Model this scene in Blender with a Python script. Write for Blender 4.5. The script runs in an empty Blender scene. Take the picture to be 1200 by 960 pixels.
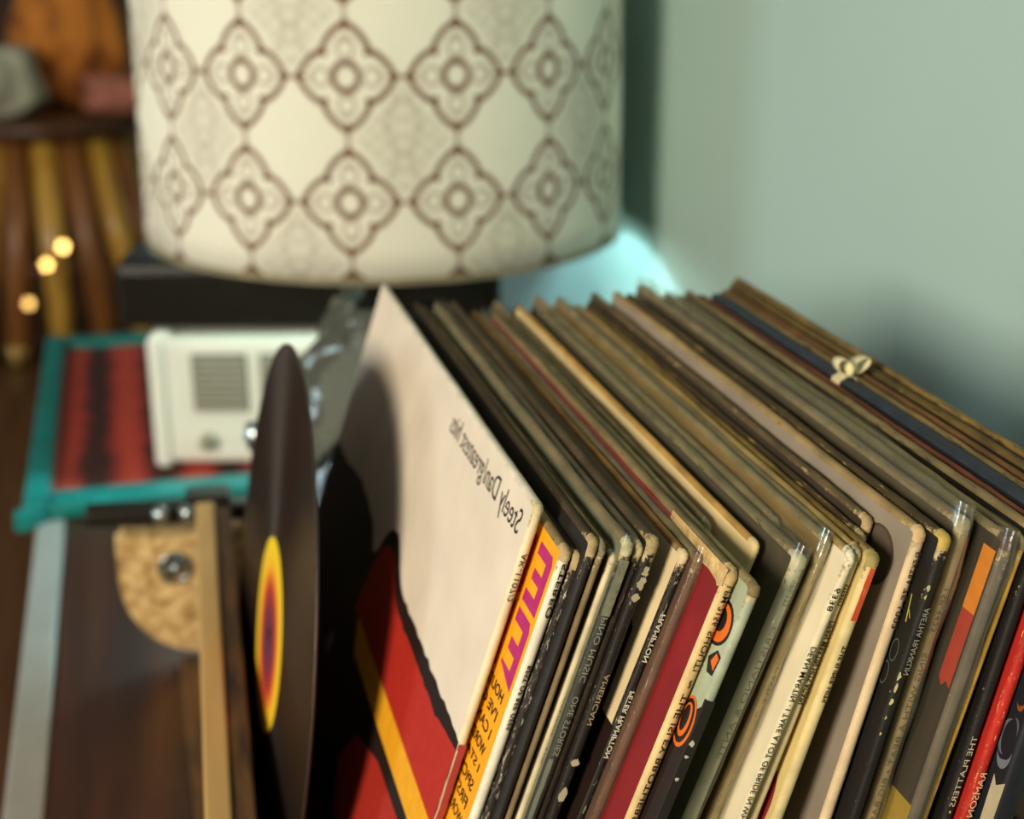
import bpy, bmesh, math, random
from mathutils import Vector, Matrix
R_ = math.radians
scene = bpy.context.scene
COL = scene.collection

# ------------------------------------------------------------------ camera
CAM_H = 0.51
PITCH = math.atan(600 / 1700.0)
HEAD = math.atan(470 * math.cos(PITCH) / 1700.0)
cd = bpy.data.cameras.new('camera')
cam = bpy.data.objects.new('camera', cd)
COL.objects.link(cam)
cam.location = (0, 0, CAM_H)
cam.rotation_euler = (math.pi / 2 - PITCH, 0, -HEAD)
cd.sensor_width = 36.0
cd.lens = 36.0 * 1700 / 1200
cd.clip_start = 0.02
cd.dof.use_dof = True
cd.dof.focus_distance = 0.482
cd.dof.aperture_fstop = 7.5
scene.camera = cam

# ------------------------------------------------------------------ light
w = bpy.data.worlds.new('world')
scene.world = w
w.use_nodes = True
bg = w.node_tree.nodes['Background']
bg.inputs[0].default_value = (0.95, 0.90, 0.80, 1)
bg.inputs[1].default_value = 0.15
ld = bpy.data.lights.new('window_daylight', 'AREA')
ld.shape = 'RECTANGLE'
ld.size, ld.size_y = 0.62, 0.75
ld.energy = 84
ld.color = (1.0, 0.885, 0.70)
lo = bpy.data.objects.new('window_daylight', ld)
COL.objects.link(lo)
lo.location = (-1.82, -0.95, 1.10)
lo.rotation_euler = (Vector((0.25, 0.85, 0.25)) - Vector(lo.location)).to_track_quat('-Z', 'Y').to_euler()
l2 = bpy.data.lights.new('far_window_daylight', 'AREA')
l2.shape = 'RECTANGLE'
l2.size, l2.size_y = 0.7, 0.9
l2.energy = 20
l2.color = (0.70, 0.92, 1.0)
lo2 = bpy.data.objects.new('far_window_daylight', l2)
COL.objects.link(lo2)
lo2.location = (-2.9, 1.72, 0.46)
lo2.rotation_euler = (Vector((0.4, 1.5, 0.1)) - Vector(lo2.location)).to_track_quat('-Z', 'Y').to_euler()
vs = scene.view_settings
vs.view_transform = 'Standard'
vs.look = 'None'
vs.exposure = 0.0
vs.gamma = 1.0
vs.use_curve_mapping = False

# ------------------------------------------------------------------ helpers
def lin(c):
    if isinstance(c, str):
        c = [int(c[i:i + 2], 16) / 255 for i in (0, 2, 4)]
    return tuple((x / 12.92 if x <= 0.04045 else ((x + 0.055) / 1.055) ** 2.4) for x in c) + (1.0,)

MATS = {}
def mat(name, col, rough=0.6, var=0.12, scale=60.0, fleck=None, famt=0.55, fscale=(300, 300, 60), metal=0.0, bump=0.0, bscale=400.0, spec=0.35, second=None, samt=0.5, wear=None):
    """paper / board / paint: mottled colour, optional chipped flecks, fine relief"""
    if name in MATS:
        return MATS[name]
    m = bpy.data.materials.new(name)
    MATS[name] = m
    m.use_nodes = True
    nt = m.node_tree
    N, K = nt.nodes, nt.links
    b = N['Principled BSDF']
    b.inputs['Roughness'].default_value = rough
    b.inputs['Metallic'].default_value = metal
    b.inputs['Specular IOR Level'].default_value = spec
    tc = N.new('ShaderNodeTexCoord')
    no = N.new('ShaderNodeTexNoise')
    no.inputs['Scale'].default_value = scale
    no.inputs['Detail'].default_value = 5
    K.new(tc.outputs['Object'], no.inputs['Vector'])
    ramp = N.new('ShaderNodeValToRGB')
    c = lin(col)
    lo_ = tuple(max(0, x * (1 - var * 2)) for x in c[:3]) + (1,)
    hi_ = tuple(min(1, x * (1 + var)) for x in c[:3]) + (1,)
    if second:
        lo_ = lin(second)
    ramp.color_ramp.elements[0].position = 0.3 if not second else samt - 0.08
    ramp.color_ramp.elements[1].position = 0.7 if not second else samt + 0.08
    ramp.color_ramp.elements[0].color = lo_
    ramp.color_ramp.elements[1].color = hi_
    K.new(no.outputs['Fac'], ramp.inputs['Fac'])
    out = ramp.outputs['Color']
    if fleck:
        mp = N.new('ShaderNodeMapping')
        mp.inputs['Scale'].default_value = fscale
        K.new(tc.outputs['Object'], mp.inputs['Vector'])
        n2 = N.new('ShaderNodeTexNoise')
        n2.inputs['Scale'].default_value = 1.0
        n2.inputs['Detail'].default_value = 8
        n2.inputs['Roughness'].default_value = 0.78
        K.new(mp.outputs['Vector'], n2.inputs['Vector'])
        r2 = N.new('ShaderNodeValToRGB')
        r2.color_ramp.elements[0].position = famt
        r2.color_ramp.elements[1].position = famt + 0.04
        K.new(n2.outputs['Fac'], r2.inputs['Fac'])
        mx = N.new('ShaderNodeMix')
        mx.data_type = 'RGBA'
        K.new(r2.outputs['Color'], mx.inputs['Factor'])
        K.new(out, mx.inputs['A'])
        mx.inputs['B'].default_value = lin(fleck)
        out = mx.outputs['Result']
    if wear:
        at = N.new('ShaderNodeAttribute')
        at.attribute_name = 'wear'
        n4 = N.new('ShaderNodeTexNoise')
        n4.inputs['Scale'].default_value = 520
        n4.inputs['Detail'].default_value = 8
        n4.inputs['Roughness'].default_value = 0.75
        K.new(tc.outputs['Object'], n4.inputs['Vector'])
        ad = N.new('ShaderNodeMath')
        ad.operation = 'ADD'
        K.new(n4.outputs['Fac'], ad.inputs[0])
        K.new(at.outputs['Fac'], ad.inputs[1])
        r4 = N.new('ShaderNodeValToRGB')
        r4.color_ramp.elements[0].position = 0.78
        r4.color_ramp.elements[1].position = 0.83
        K.new(ad.outputs[0], r4.inputs['Fac'])
        n5 = N.new('ShaderNodeTexNoise')
        n5.inputs['Scale'].default_value = 300
        n5.inputs['Detail'].default_value = 6
        K.new(tc.outputs['Object'], n5.inputs['Vector'])
        r5 = N.new('ShaderNodeValToRGB')
        wc = lin(wear)
        r5.color_ramp.elements[0].position = 0.35
        r5.color_ramp.elements[1].position = 0.62
        r5.color_ramp.elements[0].color = tuple(x * 0.38 for x in wc[:3]) + (1,)
        r5.color_ramp.elements[1].color = wc
        K.new(n5.outputs['Fac'], r5.inputs['Fac'])
        m4 = N.new('ShaderNodeMix')
        m4.data_type = 'RGBA'
        K.new(r4.outputs['Color'], m4.inputs['Factor'])
        K.new(out, m4.inputs['A'])
        K.new(r5.outputs['Color'], m4.inputs['B'])
        out = m4.outputs['Result']
    K.new(out, b.inputs['Base Color'])
    if bump:
        n3 = N.new('ShaderNodeTexNoise')
        n3.inputs['Scale'].default_value = bscale
        n3.inputs['Detail'].default_value = 3
        K.new(tc.outputs['Object'], n3.inputs['Vector'])
        bp = N.new('ShaderNodeBump')
        bp.inputs['Strength'].default_value = bump
        bp.inputs['Distance'].default_value = 0.001
        K.new(n3.outputs['Fac'], bp.inputs['Height'])
        K.new(bp.outputs['Normal'], b.inputs['Normal'])
    return m

def ink(col):
    return mat('ink_' + col, col, 0.55, 0.05, 200)

def wood(name, c1, c2, rough=0.45, scale=(3, 40, 40), coat=0.0, rot=(0, 0, 0)):
    if name in MATS:
        return MATS[name]
    m = bpy.data.materials.new(name)
    MATS[name] = m
    m.use_nodes = True
    nt = m.node_tree
    N, K = nt.nodes, nt.links
    b = N['Principled BSDF']
    b.inputs['Roughness'].default_value = rough
    b.inputs['Coat Weight'].default_value = coat
    tc = N.new('ShaderNodeTexCoord')
    mp = N.new('ShaderNodeMapping')
    mp.inputs['Scale'].default_value = scale
    mp.inputs['Rotation'].default_value = rot
    K.new(tc.outputs['Object'], mp.inputs['Vector'])
    no = N.new('ShaderNodeTexNoise')
    no.inputs['Scale'].default_value = 1.6
    no.inputs['Detail'].default_value = 6
    no.inputs['Distortion'].default_value = 0.6
    K.new(mp.outputs['Vector'], no.inputs['Vector'])
    rp = N.new('ShaderNodeValToRGB')
    rp.color_ramp.elements[0].position = 0.32
    rp.color_ramp.elements[1].position = 0.68
    rp.color_ramp.elements[0].color = lin(c1)
    rp.color_ramp.elements[1].color = lin(c2)
    K.new(no.outputs['Fac'], rp.inputs['Fac'])
    K.new(rp.outputs['Color'], b.inputs['Base Color'])
    bp = N.new('ShaderNodeBump')
    bp.inputs['Strength'].default_value = 0.15
    bp.inputs['Distance'].default_value = 0.002
    K.new(no.outputs['Fac'], bp.inputs['Height'])
    K.new(bp.outputs['Normal'], b.inputs['Normal'])
    return m

def clear_plastic(name, tint='d8dcd0', haze=0.035, gloss=0.04, rough=0.16):
    """thin clear polythene: mostly see-through, a little milky, glossy at grazing angles"""
    if name in MATS:
        return MATS[name]
    m = bpy.data.materials.new(name)
    MATS[name] = m
    m.use_nodes = True
    nt = m.node_tree
    N, K = nt.nodes, nt.links
    N.remove(N['Principled BSDF'])
    tr = N.new('ShaderNodeBsdfTransparent')
    tr.inputs[0].default_value = (0.93, 0.94, 0.90, 1)
    df = N.new('ShaderNodeBsdfDiffuse')
    df.inputs[0].default_value = lin(tint)
    gl = N.new('ShaderNodeBsdfGlossy')
    gl.inputs['Roughness'].default_value = rough
    gl.inputs['Color'].default_value = (0.95, 0.97, 0.97, 1)
    tc = N.new('ShaderNodeTexCoord')
    no = N.new('ShaderNodeTexNoise')
    no.inputs['Scale'].default_value = 70
    no.inputs['Detail'].default_value = 4
    K.new(tc.outputs['Object'], no.inputs['Vector'])
    bp = N.new('ShaderNodeBump')
    bp.inputs['Strength'].default_value = 0.5
    bp.inputs['Distance'].default_value = 0.002
    K.new(no.outputs['Fac'], bp.inputs['Height'])
    K.new(bp.outputs['Normal'], gl.inputs['Normal'])
    m1 = N.new('ShaderNodeMixShader')
    m1.inputs[0].default_value = haze
    K.new(tr.outputs[0], m1.inputs[1])
    K.new(df.outputs[0], m1.inputs[2])
    m2 = N.new('ShaderNodeMixShader')
    lw = N.new('ShaderNodeLayerWeight')
    lw.inputs['Blend'].default_value = 0.35
    ml = N.new('ShaderNodeMath')
    ml.operation = 'MULTIPLY_ADD'
    ml.inputs[1].default_value = 0.17
    ml.inputs[2].default_value = gloss
    K.new(lw.outputs['Fresnel'], ml.inputs[0])
    K.new(ml.outputs[0], m2.inputs[0])
    K.new(m1.outputs[0], m2.inputs[1])
    K.new(gl.outputs[0], m2.inputs[2])
    K.new(m2.outputs[0], N['Material Output'].inputs[0])
    return m

def empty(name, loc=(0, 0, 0), rot=(0, 0, 0), label=None, cat=None, group=None, kind=None):
    o = bpy.data.objects.new(name, None)
    COL.objects.link(o)
    o.empty_display_size = 0.05
    o.location = loc
    o.rotation_euler = rot
    return tag(o, label, cat, group, kind)

def tag(o, label=None, cat=None, group=None, kind=None):
    if label: o['label'] = label
    if cat: o['category'] = cat
    if group: o['group'] = group
    if kind: o['kind'] = kind
    return o

def link(name, me, m=None, parent=None, smooth=False):
    o = bpy.data.objects.new(name, me)
    COL.objects.link(o)
    if m: me.materials.append(m)
    if parent: o.parent = parent
    if smooth:
        for p in me.polygons: p.use_smooth = True
    return o

def obj(name, bm, m=None, parent=None, smooth=False, bevel=0.0, seg=2):
    bmesh.ops.recalc_face_normals(bm, faces=bm.faces)
    if bevel:
        bmesh.ops.bevel(bm, geom=list(bm.edges), offset=bevel, segments=seg, affect='EDGES', profile=0.6, clamp_overlap=True)
    me = bpy.data.meshes.new(name)
    bm.to_mesh(me)
    bm.free()
    return link(name, me, m, parent, smooth)

def box(bm, x0, x1, y0, y1, z0, z1):
    v = [bm.verts.new(p) for p in ((x0, y0, z0), (x1, y0, z0), (x1, y1, z0), (x0, y1, z0), (x0, y0, z1), (x1, y0, z1), (x1, y1, z1), (x0, y1, z1))]
    for f in ((3, 2, 1, 0), (4, 5, 6, 7), (0, 1, 5, 4), (1, 2, 6, 5), (2, 3, 7, 6), (3, 0, 4, 7)):
        bm.faces.new([v[i] for i in f])
    return bm

def boxo(name, b, m, parent=None, bevel=0.0, seg=2):
    return obj(name, box(bmesh.new(), *b), m, parent, bevel=bevel, seg=seg)

def lathe(bm, prof, n=48, axis='Z', cx=0, cy=0, cz=0, cap=True):
    rings = []
    for r, h in prof:
        ring = []
        for i in range(n):
            a = 2 * math.pi * i / n
            p = (r * math.cos(a), r * math.sin(a), h)
            if axis == 'X': p = (h, r * math.cos(a), r * math.sin(a))
            if axis == 'Y': p = (r * math.sin(a), h, r * math.cos(a))
            ring.append(bm.verts.new((p[0] + cx, p[1] + cy, p[2] + cz)))
        rings.append(ring)
    for a, b in zip(rings, rings[1:]):
        for i in range(n):
            bm.faces.new((a[i], a[(i + 1) % n], b[(i + 1) % n], b[i]))
    if cap:
        bm.faces.new(rings[0][::-1])
        bm.faces.new(rings[-1])
    return bm

def tube(bm, pts, r, n=10):
    rings = []
    pts = [Vector(p) for p in pts]
    rr = r if isinstance(r, (list, tuple)) else [r] * len(pts)
    for k, p in enumerate(pts):
        d = (pts[min(k + 1, len(pts) - 1)] - pts[max(k - 1, 0)]).normalized()
        a = d.cross(Vector((0, 0, 1)))
        if a.length < 1e-3: a = d.cross(Vector((1, 0, 0)))
        a.normalize()
        b = d.cross(a)
        rings.append([bm.verts.new(p + rr[k] * (math.cos(t) * a + math.sin(t) * b)) for t in [2 * math.pi * i / n for i in range(n)]])
    for a, b in zip(rings, rings[1:]):
        for i in range(n):
            bm.faces.new((a[i], a[(i + 1) % n], b[(i + 1) % n], b[i]))
    bm.faces.new(rings[0][::-1])
    bm.faces.new(rings[-1])
    return bm

def prism(bm, poly, f0, f1):
    """poly: list of 2-D points; f0/f1 map a 2-D point to the two ends"""
    a = [bm.verts.new(f0(p)) for p in poly]
    b = [bm.verts.new(f1(p)) for p in poly]
    bm.faces.new(a[::-1])
    bm.faces.new(b)
    n = len(poly)
    for i in range(n):
        bm.faces.new((a[i], a[(i + 1) % n], b[(i + 1) % n], b[i]))
    return bm

# ------------------------------------------------------------------ the room
WALL_X = 0.462
FLOOR_Z = -0.55

def wall_material():
    m = mat('painted_wall', 'a6bfb9', 0.75, 0.03, 2.0, bump=0.25, bscale=700, spec=0.2)
    return m

def struct(name, b, m, label):
    o = boxo(name, b, m)
    return tag(o, label, None, None, 'structure')

struct('wall_right', (WALL_X, WALL_X + 0.12, -1.2, 6.0, FLOOR_Z, 2.0), wall_material(), 'pale grey-green painted wall beside the records and the lamp')
struct('floor', (-4.0, WALL_X, -1.2, 6.0, FLOOR_Z - 0.05, FLOOR_Z), wood('floor_wood', '4a2c16', '6a4222', 0.5, (30, 2, 30)), 'dark brown wooden floor of the room')
struct('wall_back', (-4.0, WALL_X, 6.0, 6.12, FLOOR_Z, 2.0), wood('back_wall_wood', '3c2313', '6b4320', 0.6, (8, 8, 1.2)), 'dark brown wall far behind the stool')

# ------------------------------------------------------------------ the sideboard that carries everything
sb = empty('sideboard', (-0.107, 0.85, FLOOR_Z), label='long dark red-brown wooden sideboard under the records, radio and lamp', cat='sideboard')
EX, EY, EZ = 0.107, -0.85, -FLOOR_Z
tabw = wood('table_wood', '2a140b', '4a2817', 0.38, (26, 2.2, 26), coat=0.15)
def sbox(n, b, m, **k):
    return boxo(n, (b[0] + EX, b[1] + EX, b[2] + EY, b[3] + EY, b[4] + EZ, b[5] + EZ), m, sb, **k)
sbox('top_panel', (-0.083, WALL_X - 0.004, -0.35, 1.79, -0.028, 0.0), tabw, bevel=0.002)
o = sbox('edge_trim', (-0.1075, -0.0835, -0.35, 1.79, -0.030, 0.0015), mat('pale_metal', 'aaaaa4', 0.42, 0.04, 30, metal=0.25), bevel=0.003)
tag(o, 'pale grey metal edging strip')
sbox('apron', (-0.070, WALL_X - 0.02, -0.30, 1.75, -0.16, -0.0285), tabw)
for xx in (-0.07, WALL_X - 0.07):
    for yy in (-0.30, 1.70):
        sbox('leg', (xx, xx + 0.05, yy, yy + 0.05, FLOOR_Z, -0.1605), tabw, bevel=0.003)

# ------------------------------------------------------------------ teal tray with striped red lining, radio, hi-fi unit, lamp
teal = mat('teal_enamel', '0e7d78', 0.45, 0.14, 25, spec=0.4)
tr = empty('tray', (-0.118, 1.215, 0.002), label='teal rimmed tray with dark red striped base under the white radio', cat='tray')
TW, TD = 0.50, 0.53
def red_stripes():
    m = bpy.data.materials.new('red_striped_cloth')
    m.use_nodes = True
    N, K = m.node_tree.nodes, m.node_tree.links
    b = N['Principled BSDF']
    b.inputs['Roughness'].default_value = 0.75
    tc = N.new('ShaderNodeTexCoord')
    wv = N.new('ShaderNodeTexWave')
    wv.bands_direction = 'X'
    wv.inputs['Scale'].default_value = 5.2
    wv.inputs['Distortion'].default_value = 1.2
    wv.inputs['Detail'].default_value = 2
    wv.inputs['Detail Scale'].default_value = 6
    K.new(tc.outputs['Object'], wv.inputs['Vector'])
    rp = N.new('ShaderNodeValToRGB')
    e = rp.color_ramp.elements
    e[0].position, e[0].color = 0.15, lin('3a1712')
    e[1].position, e[1].color = 0.65, lin('9c2f26')
    x = e.new(0.9); x.color = lin('b8402f')
    K.new(wv.outputs['Fac'], rp.inputs['Fac'])
    K.new(rp.outputs['Color'], b.inputs['Base Color'])
    return m
boxo('base', (0.012, TW - 0.012, 0.012, TD - 0.012, 0.0, 0.006), red_stripes(), tr)
boxo('rim', (0.0, 0.022, 0.0, TD, -0.0005, 0.016), teal, tr, bevel=0.004)
boxo('rim', (TW - 0.022, TW, 0.0, TD, -0.0005, 0.016), teal, tr, bevel=0.004)
boxo('rim', (0.0225, TW - 0.0225, 0.0, 0.036, -0.0005, 0.014), teal, tr, bevel=0.004)
boxo('rim', (0.0225, TW - 0.0225, TD - 0.030, TD, -0.0005, 0.014), teal, tr, bevel=0.004)
bm = prism(bmesh.new(), [(0, 0), (0.03, 0), (0.012, -0.02), (0.0, -0.022)], lambda p: (p[0] - 0.006, p[1] + 0.002, -0.001), lambda p: (p[0] - 0.006, p[1] + 0.002, 0.013))
obj('corner_guard', bm, teal, tr, bevel=0.002)

rad = empty('tabletop_radio', (0.000, 1.297, 0.009), (0, 0, -HEAD * 0.95), 'white plastic table radio with two square grilles, standing on the teal tray', 'radio')
cream = mat('radio_plastic', 'e4e6dc', 0.38, 0.03, 15, spec=0.45)
RW, RH, RD = 0.235, 0.126, 0.20
boxo('body', (0, RW, 0, RD, 0.004, RH), cream, rad, bevel=0.010, seg=4)
boxo('side_cheek', (-0.003, 0.013, -0.004, RD - 0.005, 0.002, RH + 0.001), cream, rad, bevel=0.006, seg=3)
boxo('side_cheek', (RW - 0.013, RW + 0.003, -0.004, RD - 0.005, 0.002, RH + 0.001), cream, rad, bevel=0.006, seg=3)
gm = mat('grille_grey', '9a998a', 0.6, 0.10, 300)
gd = mat('grille_dark', '6e6d62', 0.7, 0.08, 300)
for gx in (0.036, 0.098):
    g = boxo('grille', (gx, gx + 0.050, -0.0016, 0.0006, 0.056, 0.111), gd, rad)
    for k in range(8):
        z = 0.0575 + k * 0.0066
        boxo('slat', (gx + 0.001, gx + 0.049, -0.0038, -0.0016, z, z + 0.0042), gm, g)
kn = obj('tuning_knob', lathe(bmesh.new(), [(0.0, -0.010), (0.006, -0.010), (0.0075, -0.008), (0.0085, 0.0)], 24, 'Y', 0.046, -0.001, 0.028, cap=False), mat('knob_beige', 'b4b4a0', 0.4), rad, smooth=True)
obj('knob_cap', lathe(bmesh.new(), [(0.0, -0.013), (0.003, -0.013), (0.0038, -0.010)], 16, 'Y', 0.046, -0.001, 0.028, cap=False), mat('knob_dark', '6d6c58', 0.4), kn, smooth=True)
obj('tuning_knob', lathe(bmesh.new(), [(0.0, -0.010), (0.006, -0.010), (0.0075, -0.008), (0.0085, 0.0)], 24, 'Y', 0.165, -0.001, 0.028, cap=False), MATS['knob_beige'], rad, smooth=True)
for fx in (0.02, RW - 0.03):
    for fy in (0.02, RD - 0.03):
        boxo('foot', (fx, fx + 0.012, fy, fy + 0.012, -0.001, 0.004), gd, rad)
boxo('corner_post', (0.001, 0.020, 0.001, 0.016, RH - 0.004, RH + 0.0045), cream, rad, bevel=0.003)

hf = empty('hifi_unit', (-0.022, 1.268, 0.1410), (0, 0, -HEAD * 0.95), 'flat black hi-fi unit lying on top of the white radio', 'hi-fi unit')
blk = mat('black_plastic', '211d19', 0.45, 0.05, 40)
boxo('body', (-0.014, 0.332, 0.046, 0.275, 0.0, 0.058), blk, hf, bevel=0.005)
boxo('front_strip', (-0.010, 0.328, 0.0425, 0.0455, 0.004, 0.052), mat('black_gloss', '16130f', 0.25), hf, bevel=0.001)
boxo('lid', (-0.010, 0.328, 0.050, 0.271, 0.0582, 0.063), mat('smoked_plastic', '171411', 0.7, spec=0.15), hf, bevel=0.002)
for fx in (0.06, 0.20):
    for fy in (0.09, 0.20):
        boxo('foot', (fx, fx + 0.016, fy, fy + 0.016, -0.0058, -0.0002), blk, hf)

# --- node maths helper for the printed lampshade
class S:
    def __init__(s, nt, sock): s.nt, s.k = nt, sock
    def op(s, o, b=None, c=None):
        n = s.nt.nodes.new('ShaderNodeMath')
        n.operation = o
        for i, v in enumerate((s, b, c)):
            if v is None: continue
            if isinstance(v, S): s.nt.links.new(v.k, n.inputs[i])
            else: n.inputs[i].default_value = v
        return S(s.nt, n.outputs[0])
    def __add__(s, b): return s.op('ADD', b)
    def __sub__(s, b): return s.op('SUBTRACT', b)
    def __mul__(s, b): return s.op('MULTIPLY', b)
    def abs(s): return s.op('ABSOLUTE')
    def min(s, b): return s.op('MINIMUM', b)
    def max(s, b): return s.op('MAXIMUM', b)
    def sq(s): return s.op('MULTIPLY', s)
    def sqrt(s): return s.op('SQRT')
    def lt(s, t, soft):
        """1 where s < t, soft edge"""
        n = s.nt.nodes.new('ShaderNodeMapRange')
        s.nt.links.new(s.k, n.inputs['Value'])
        n.inputs['From Min'].default_value = t - soft
        n.inputs['From Max'].default_value = t + soft
        n.inputs['To Min'].default_value = 1
        n.inputs['To Max'].default_value = 0
        return S(s.nt, n.outputs[0])

def shade_material():
    m = bpy.data.materials.new('printed_shade_fabric')
    m.use_nodes = True
    nt = m.node_tree
    N, K = nt.nodes, nt.links
    b = N['Principled BSDF']
    b.inputs['Roughness'].default_value = 0.8
    b.inputs['Specular IOR Level'].default_value = 0.15
    uv = N.new('ShaderNodeUVMap')
    uv.uv_map = 'UVMap'
    sp = N.new('ShaderNodeSeparateXYZ')
    K.new(uv.outputs[0], sp.inputs[0])
    U, V = S(nt, sp.outputs[0]), S(nt, sp.outputs[1])
    a = U.op('FRACT') - 0.5
    c = V.op('FRACT') - 0.5
    A, B = a.abs() * 0.91, c.abs() * 0.95
    M, m_ = A.max(B), A.min(B)
    d = ((M - 0.205).abs().op('POWER', 1.45) + m_.op('POWER', 1.45)).op('POWER', 1 / 1.45) - 0.185          # union of four pointed lobes
    tip = ((M - 0.392).abs() * 0.8 + m_ * 1.1)                      # pointed tips
    outl = d.abs().lt(0.024, 0.010)
    # keep only the outside of the lobes that lie inside the centre
    outl = outl * (M + m_ * 0.35).op('GREATER_THAN', 0.215)
    tips = tip.lt(0.045, 0.015)
    inner = (((M - 0.215).sq() + (m_ * 1.1).sq()).sqrt() - 0.075).abs().lt(0.014, 0.012)
    r = (A.sq() + B.sq()).sqrt()
    ring = (r - 0.105).abs().lt(0.024, 0.015)
    petal = ((M - 0.27).sq() + m_.sq()).sqrt().lt(0.02, 0.012)
    link_ = (((M - 0.46).abs() + m_).lt(0.030, 0.015)) * 0.45
    mot = outl.max(tips).max(inner * 0.45).max(ring * 0.85).max(petal * 0.5).max(link_)
    # faint damask filling of every other in-between lozenge
    U2, V2 = U + 0.5, V + 0.5
    a2, c2 = U2.op('FRACT') - 0.5, V2.op('FRACT') - 0.5
    par = (U2.op('FLOOR') + V2.op('FLOOR')).op('MODULO', 2.0).abs().op('GREATER_THAN', 0.5)
    loz = (a2.abs() * 1.05 + c2.abs()).lt(0.46, 0.03)
    far = (r - 0.40).op('GREATER_THAN', 0.0)
    w1 = ((a2.abs() * 34.0).op('SINE') * (c2 * 46.0).op('SINE')).op('GREATER_THAN', 0.05)
    ax = ((a2.abs() - 0.10 - (c2 * 13.0).op('SINE') * 0.05).abs()).lt(0.03, 0.02)
    dam = loz * par * (w1 * 0.20 + ax * 0.25 + 0.16)
    no = N.new('ShaderNodeTexNoise')
    no.inputs['Scale'].default_value = 7.0
    K.new(uv.outputs[0], no.inputs['Vector'])
    wear = S(nt, no.outputs[0]) * 0.9 + 0.75
    def mix(f, c1, c2):
        n = N.new('ShaderNodeMix')
        n.data_type = 'RGBA'
        K.new(f.k, n.inputs['Factor'])
        for i, cc in (('A', c1), ('B', c2)):
            if isinstance(cc, str): n.inputs[i].default_value = lin(cc)
            else: K.new(cc, n.inputs[i])
        return n.outputs['Result']
    col = mix(dam, 'e9e5d5', 'a39a86')
    col = mix((mot * wear).op('MINIMUM', 0.95), col, '6a3c00')
    K.new(col, b.inputs['Base Color'])
    tl = N.new('ShaderNodeBsdfTranslucent')
    K.new(col, tl.inputs[0])
    ms = N.new('ShaderNodeMixShader')
    ms.inputs[0].default_value = 0.12
    K.new(b.outputs[0], ms.inputs[1])
    K.new(tl.outputs[0], ms.inputs[2])
    K.new(ms.outputs[0], N['Material Output'].inputs[0])
    return m

LX, LY, LZ = 0.220, 1.306, 0.2042
lamp = empty('table_lamp', (LX, LY, LZ), label='table lamp with a wide cream drum shade printed with brown medallions', cat='lamp')
obj('base', lathe(bmesh.new(), [(0.0, 0.0), (0.042, 0.0), (0.044, 0.006), (0.038, 0.012), (0.016, 0.02), (0.0, 0.02)], 48, cap=False), mat('lamp_brass', '6a5530', 0.35, metal=0.8), lamp, smooth=True)
obj('stem', lathe(bmesh.new(), [(0.012, 0.019), (0.010, 0.03), (0.016, 0.045), (0.010, 0.06), (0.010, 0.07), (0.014, 0.078), (0.014, 0.095)], 24), MATS['lamp_brass'], lamp, smooth=True)
obj('bulb', lathe(bmesh.new(), [(0.012, 0.0955), (0.013, 0.105), (0.018, 0.125), (0.018, 0.138), (0.012, 0.152), (0.0, 0.156)], 24, cap=False), mat('bulb_glass', 'e8e6dc', 0.2), lamp, smooth=True)
_b = MATS['bulb_glass'].node_tree.nodes['Principled BSDF']
_b.inputs['Emission Color'].default_value = (0.6, 0.92, 1.0, 1)
_b.inputs['Emission Strength'].default_value = 2.0
pl = bpy.data.lights.new('bulb_glow', 'POINT')
pl.energy = 9.0
pl.color = (0.55, 0.92, 1.0)
pl.shadow_soft_size = 0.03
plo = bpy.data.objects.new('bulb_glow', pl)
COL.objects.link(plo)
plo.parent = lamp
plo.location = (0, 0, 0.190)
SR, SH, SB = 0.2155, 0.34, 0.0205
n, rows = 168, 12
bm = bmesh.new()
uvl = bm.loops.layers.uv.new('UVMap')
def shade_r(h): return SR * (1 - 0.02 * h / SH)
th0 = -math.pi / 2 - HEAD - 0.04
grid = [[bm.verts.new((shade_r(SH * j / rows) * math.cos(th0 + 2 * math.pi * i / n), shade_r(SH * j / rows) * math.sin(th0 + 2 * math.pi * i / n), SB + SH * j / rows)) for i in range(n)] for j in range(rows + 1)]
CELL = 0.0950
SHU, SHV = 0.49, 0.83
for j in range(rows):
    for i in range(n):
        f = bm.faces.new((grid[j][i], grid[j][(i + 1) % n], grid[j + 1][(i + 1) % n], grid[j + 1][i]))
        f.smooth = True
        for lp, (ii, jj) in zip(f.loops, ((i, j), (i + 1, j), (i + 1, j + 1), (i, j + 1))):
            lp[uvl].uv = (ii / n * 16 + SHU + 20, (SH * jj / rows) / CELL + SHV + 20)
me = bpy.data.meshes.new('shade')
bm.to_mesh(me)
bm.free()
shade = link('shade', me, shade_material(), lamp)
md = shade.modifiers.new('thickness', 'SOLIDIFY')
md.thickness = 0.0012
md.offset = -1
for zz, nm in ((SB, 'rim'), (SB + SH - 0.004, 'rim')):
    k = 1 if zz == SB else 0.98
    bm = lathe(bmesh.new(), [(SR * k - 0.0008, zz - 0.001), (SR * k + 0.0010, zz - 0.001), (SR * k + 0.0010, zz + 0.004), (SR * k - 0.0008, zz + 0.004), (SR * k - 0.0008, zz - 0.001)], 120, cap=False)
    obj(nm, bm, mat('shade_rim', '8a8268', 0.7), shade)
for k in range(3):
    a = k * 2.094 + 0.4
    obj('spoke', tube(bmesh.new(), [(0.013 * math.cos(a), 0.013 * math.sin(a), 0.090), (SR * 0.985 * math.cos(a), SR * 0.985 * math.sin(a), 0.200)], 0.0016, 8), MATS['lamp_brass'], shade)

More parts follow.
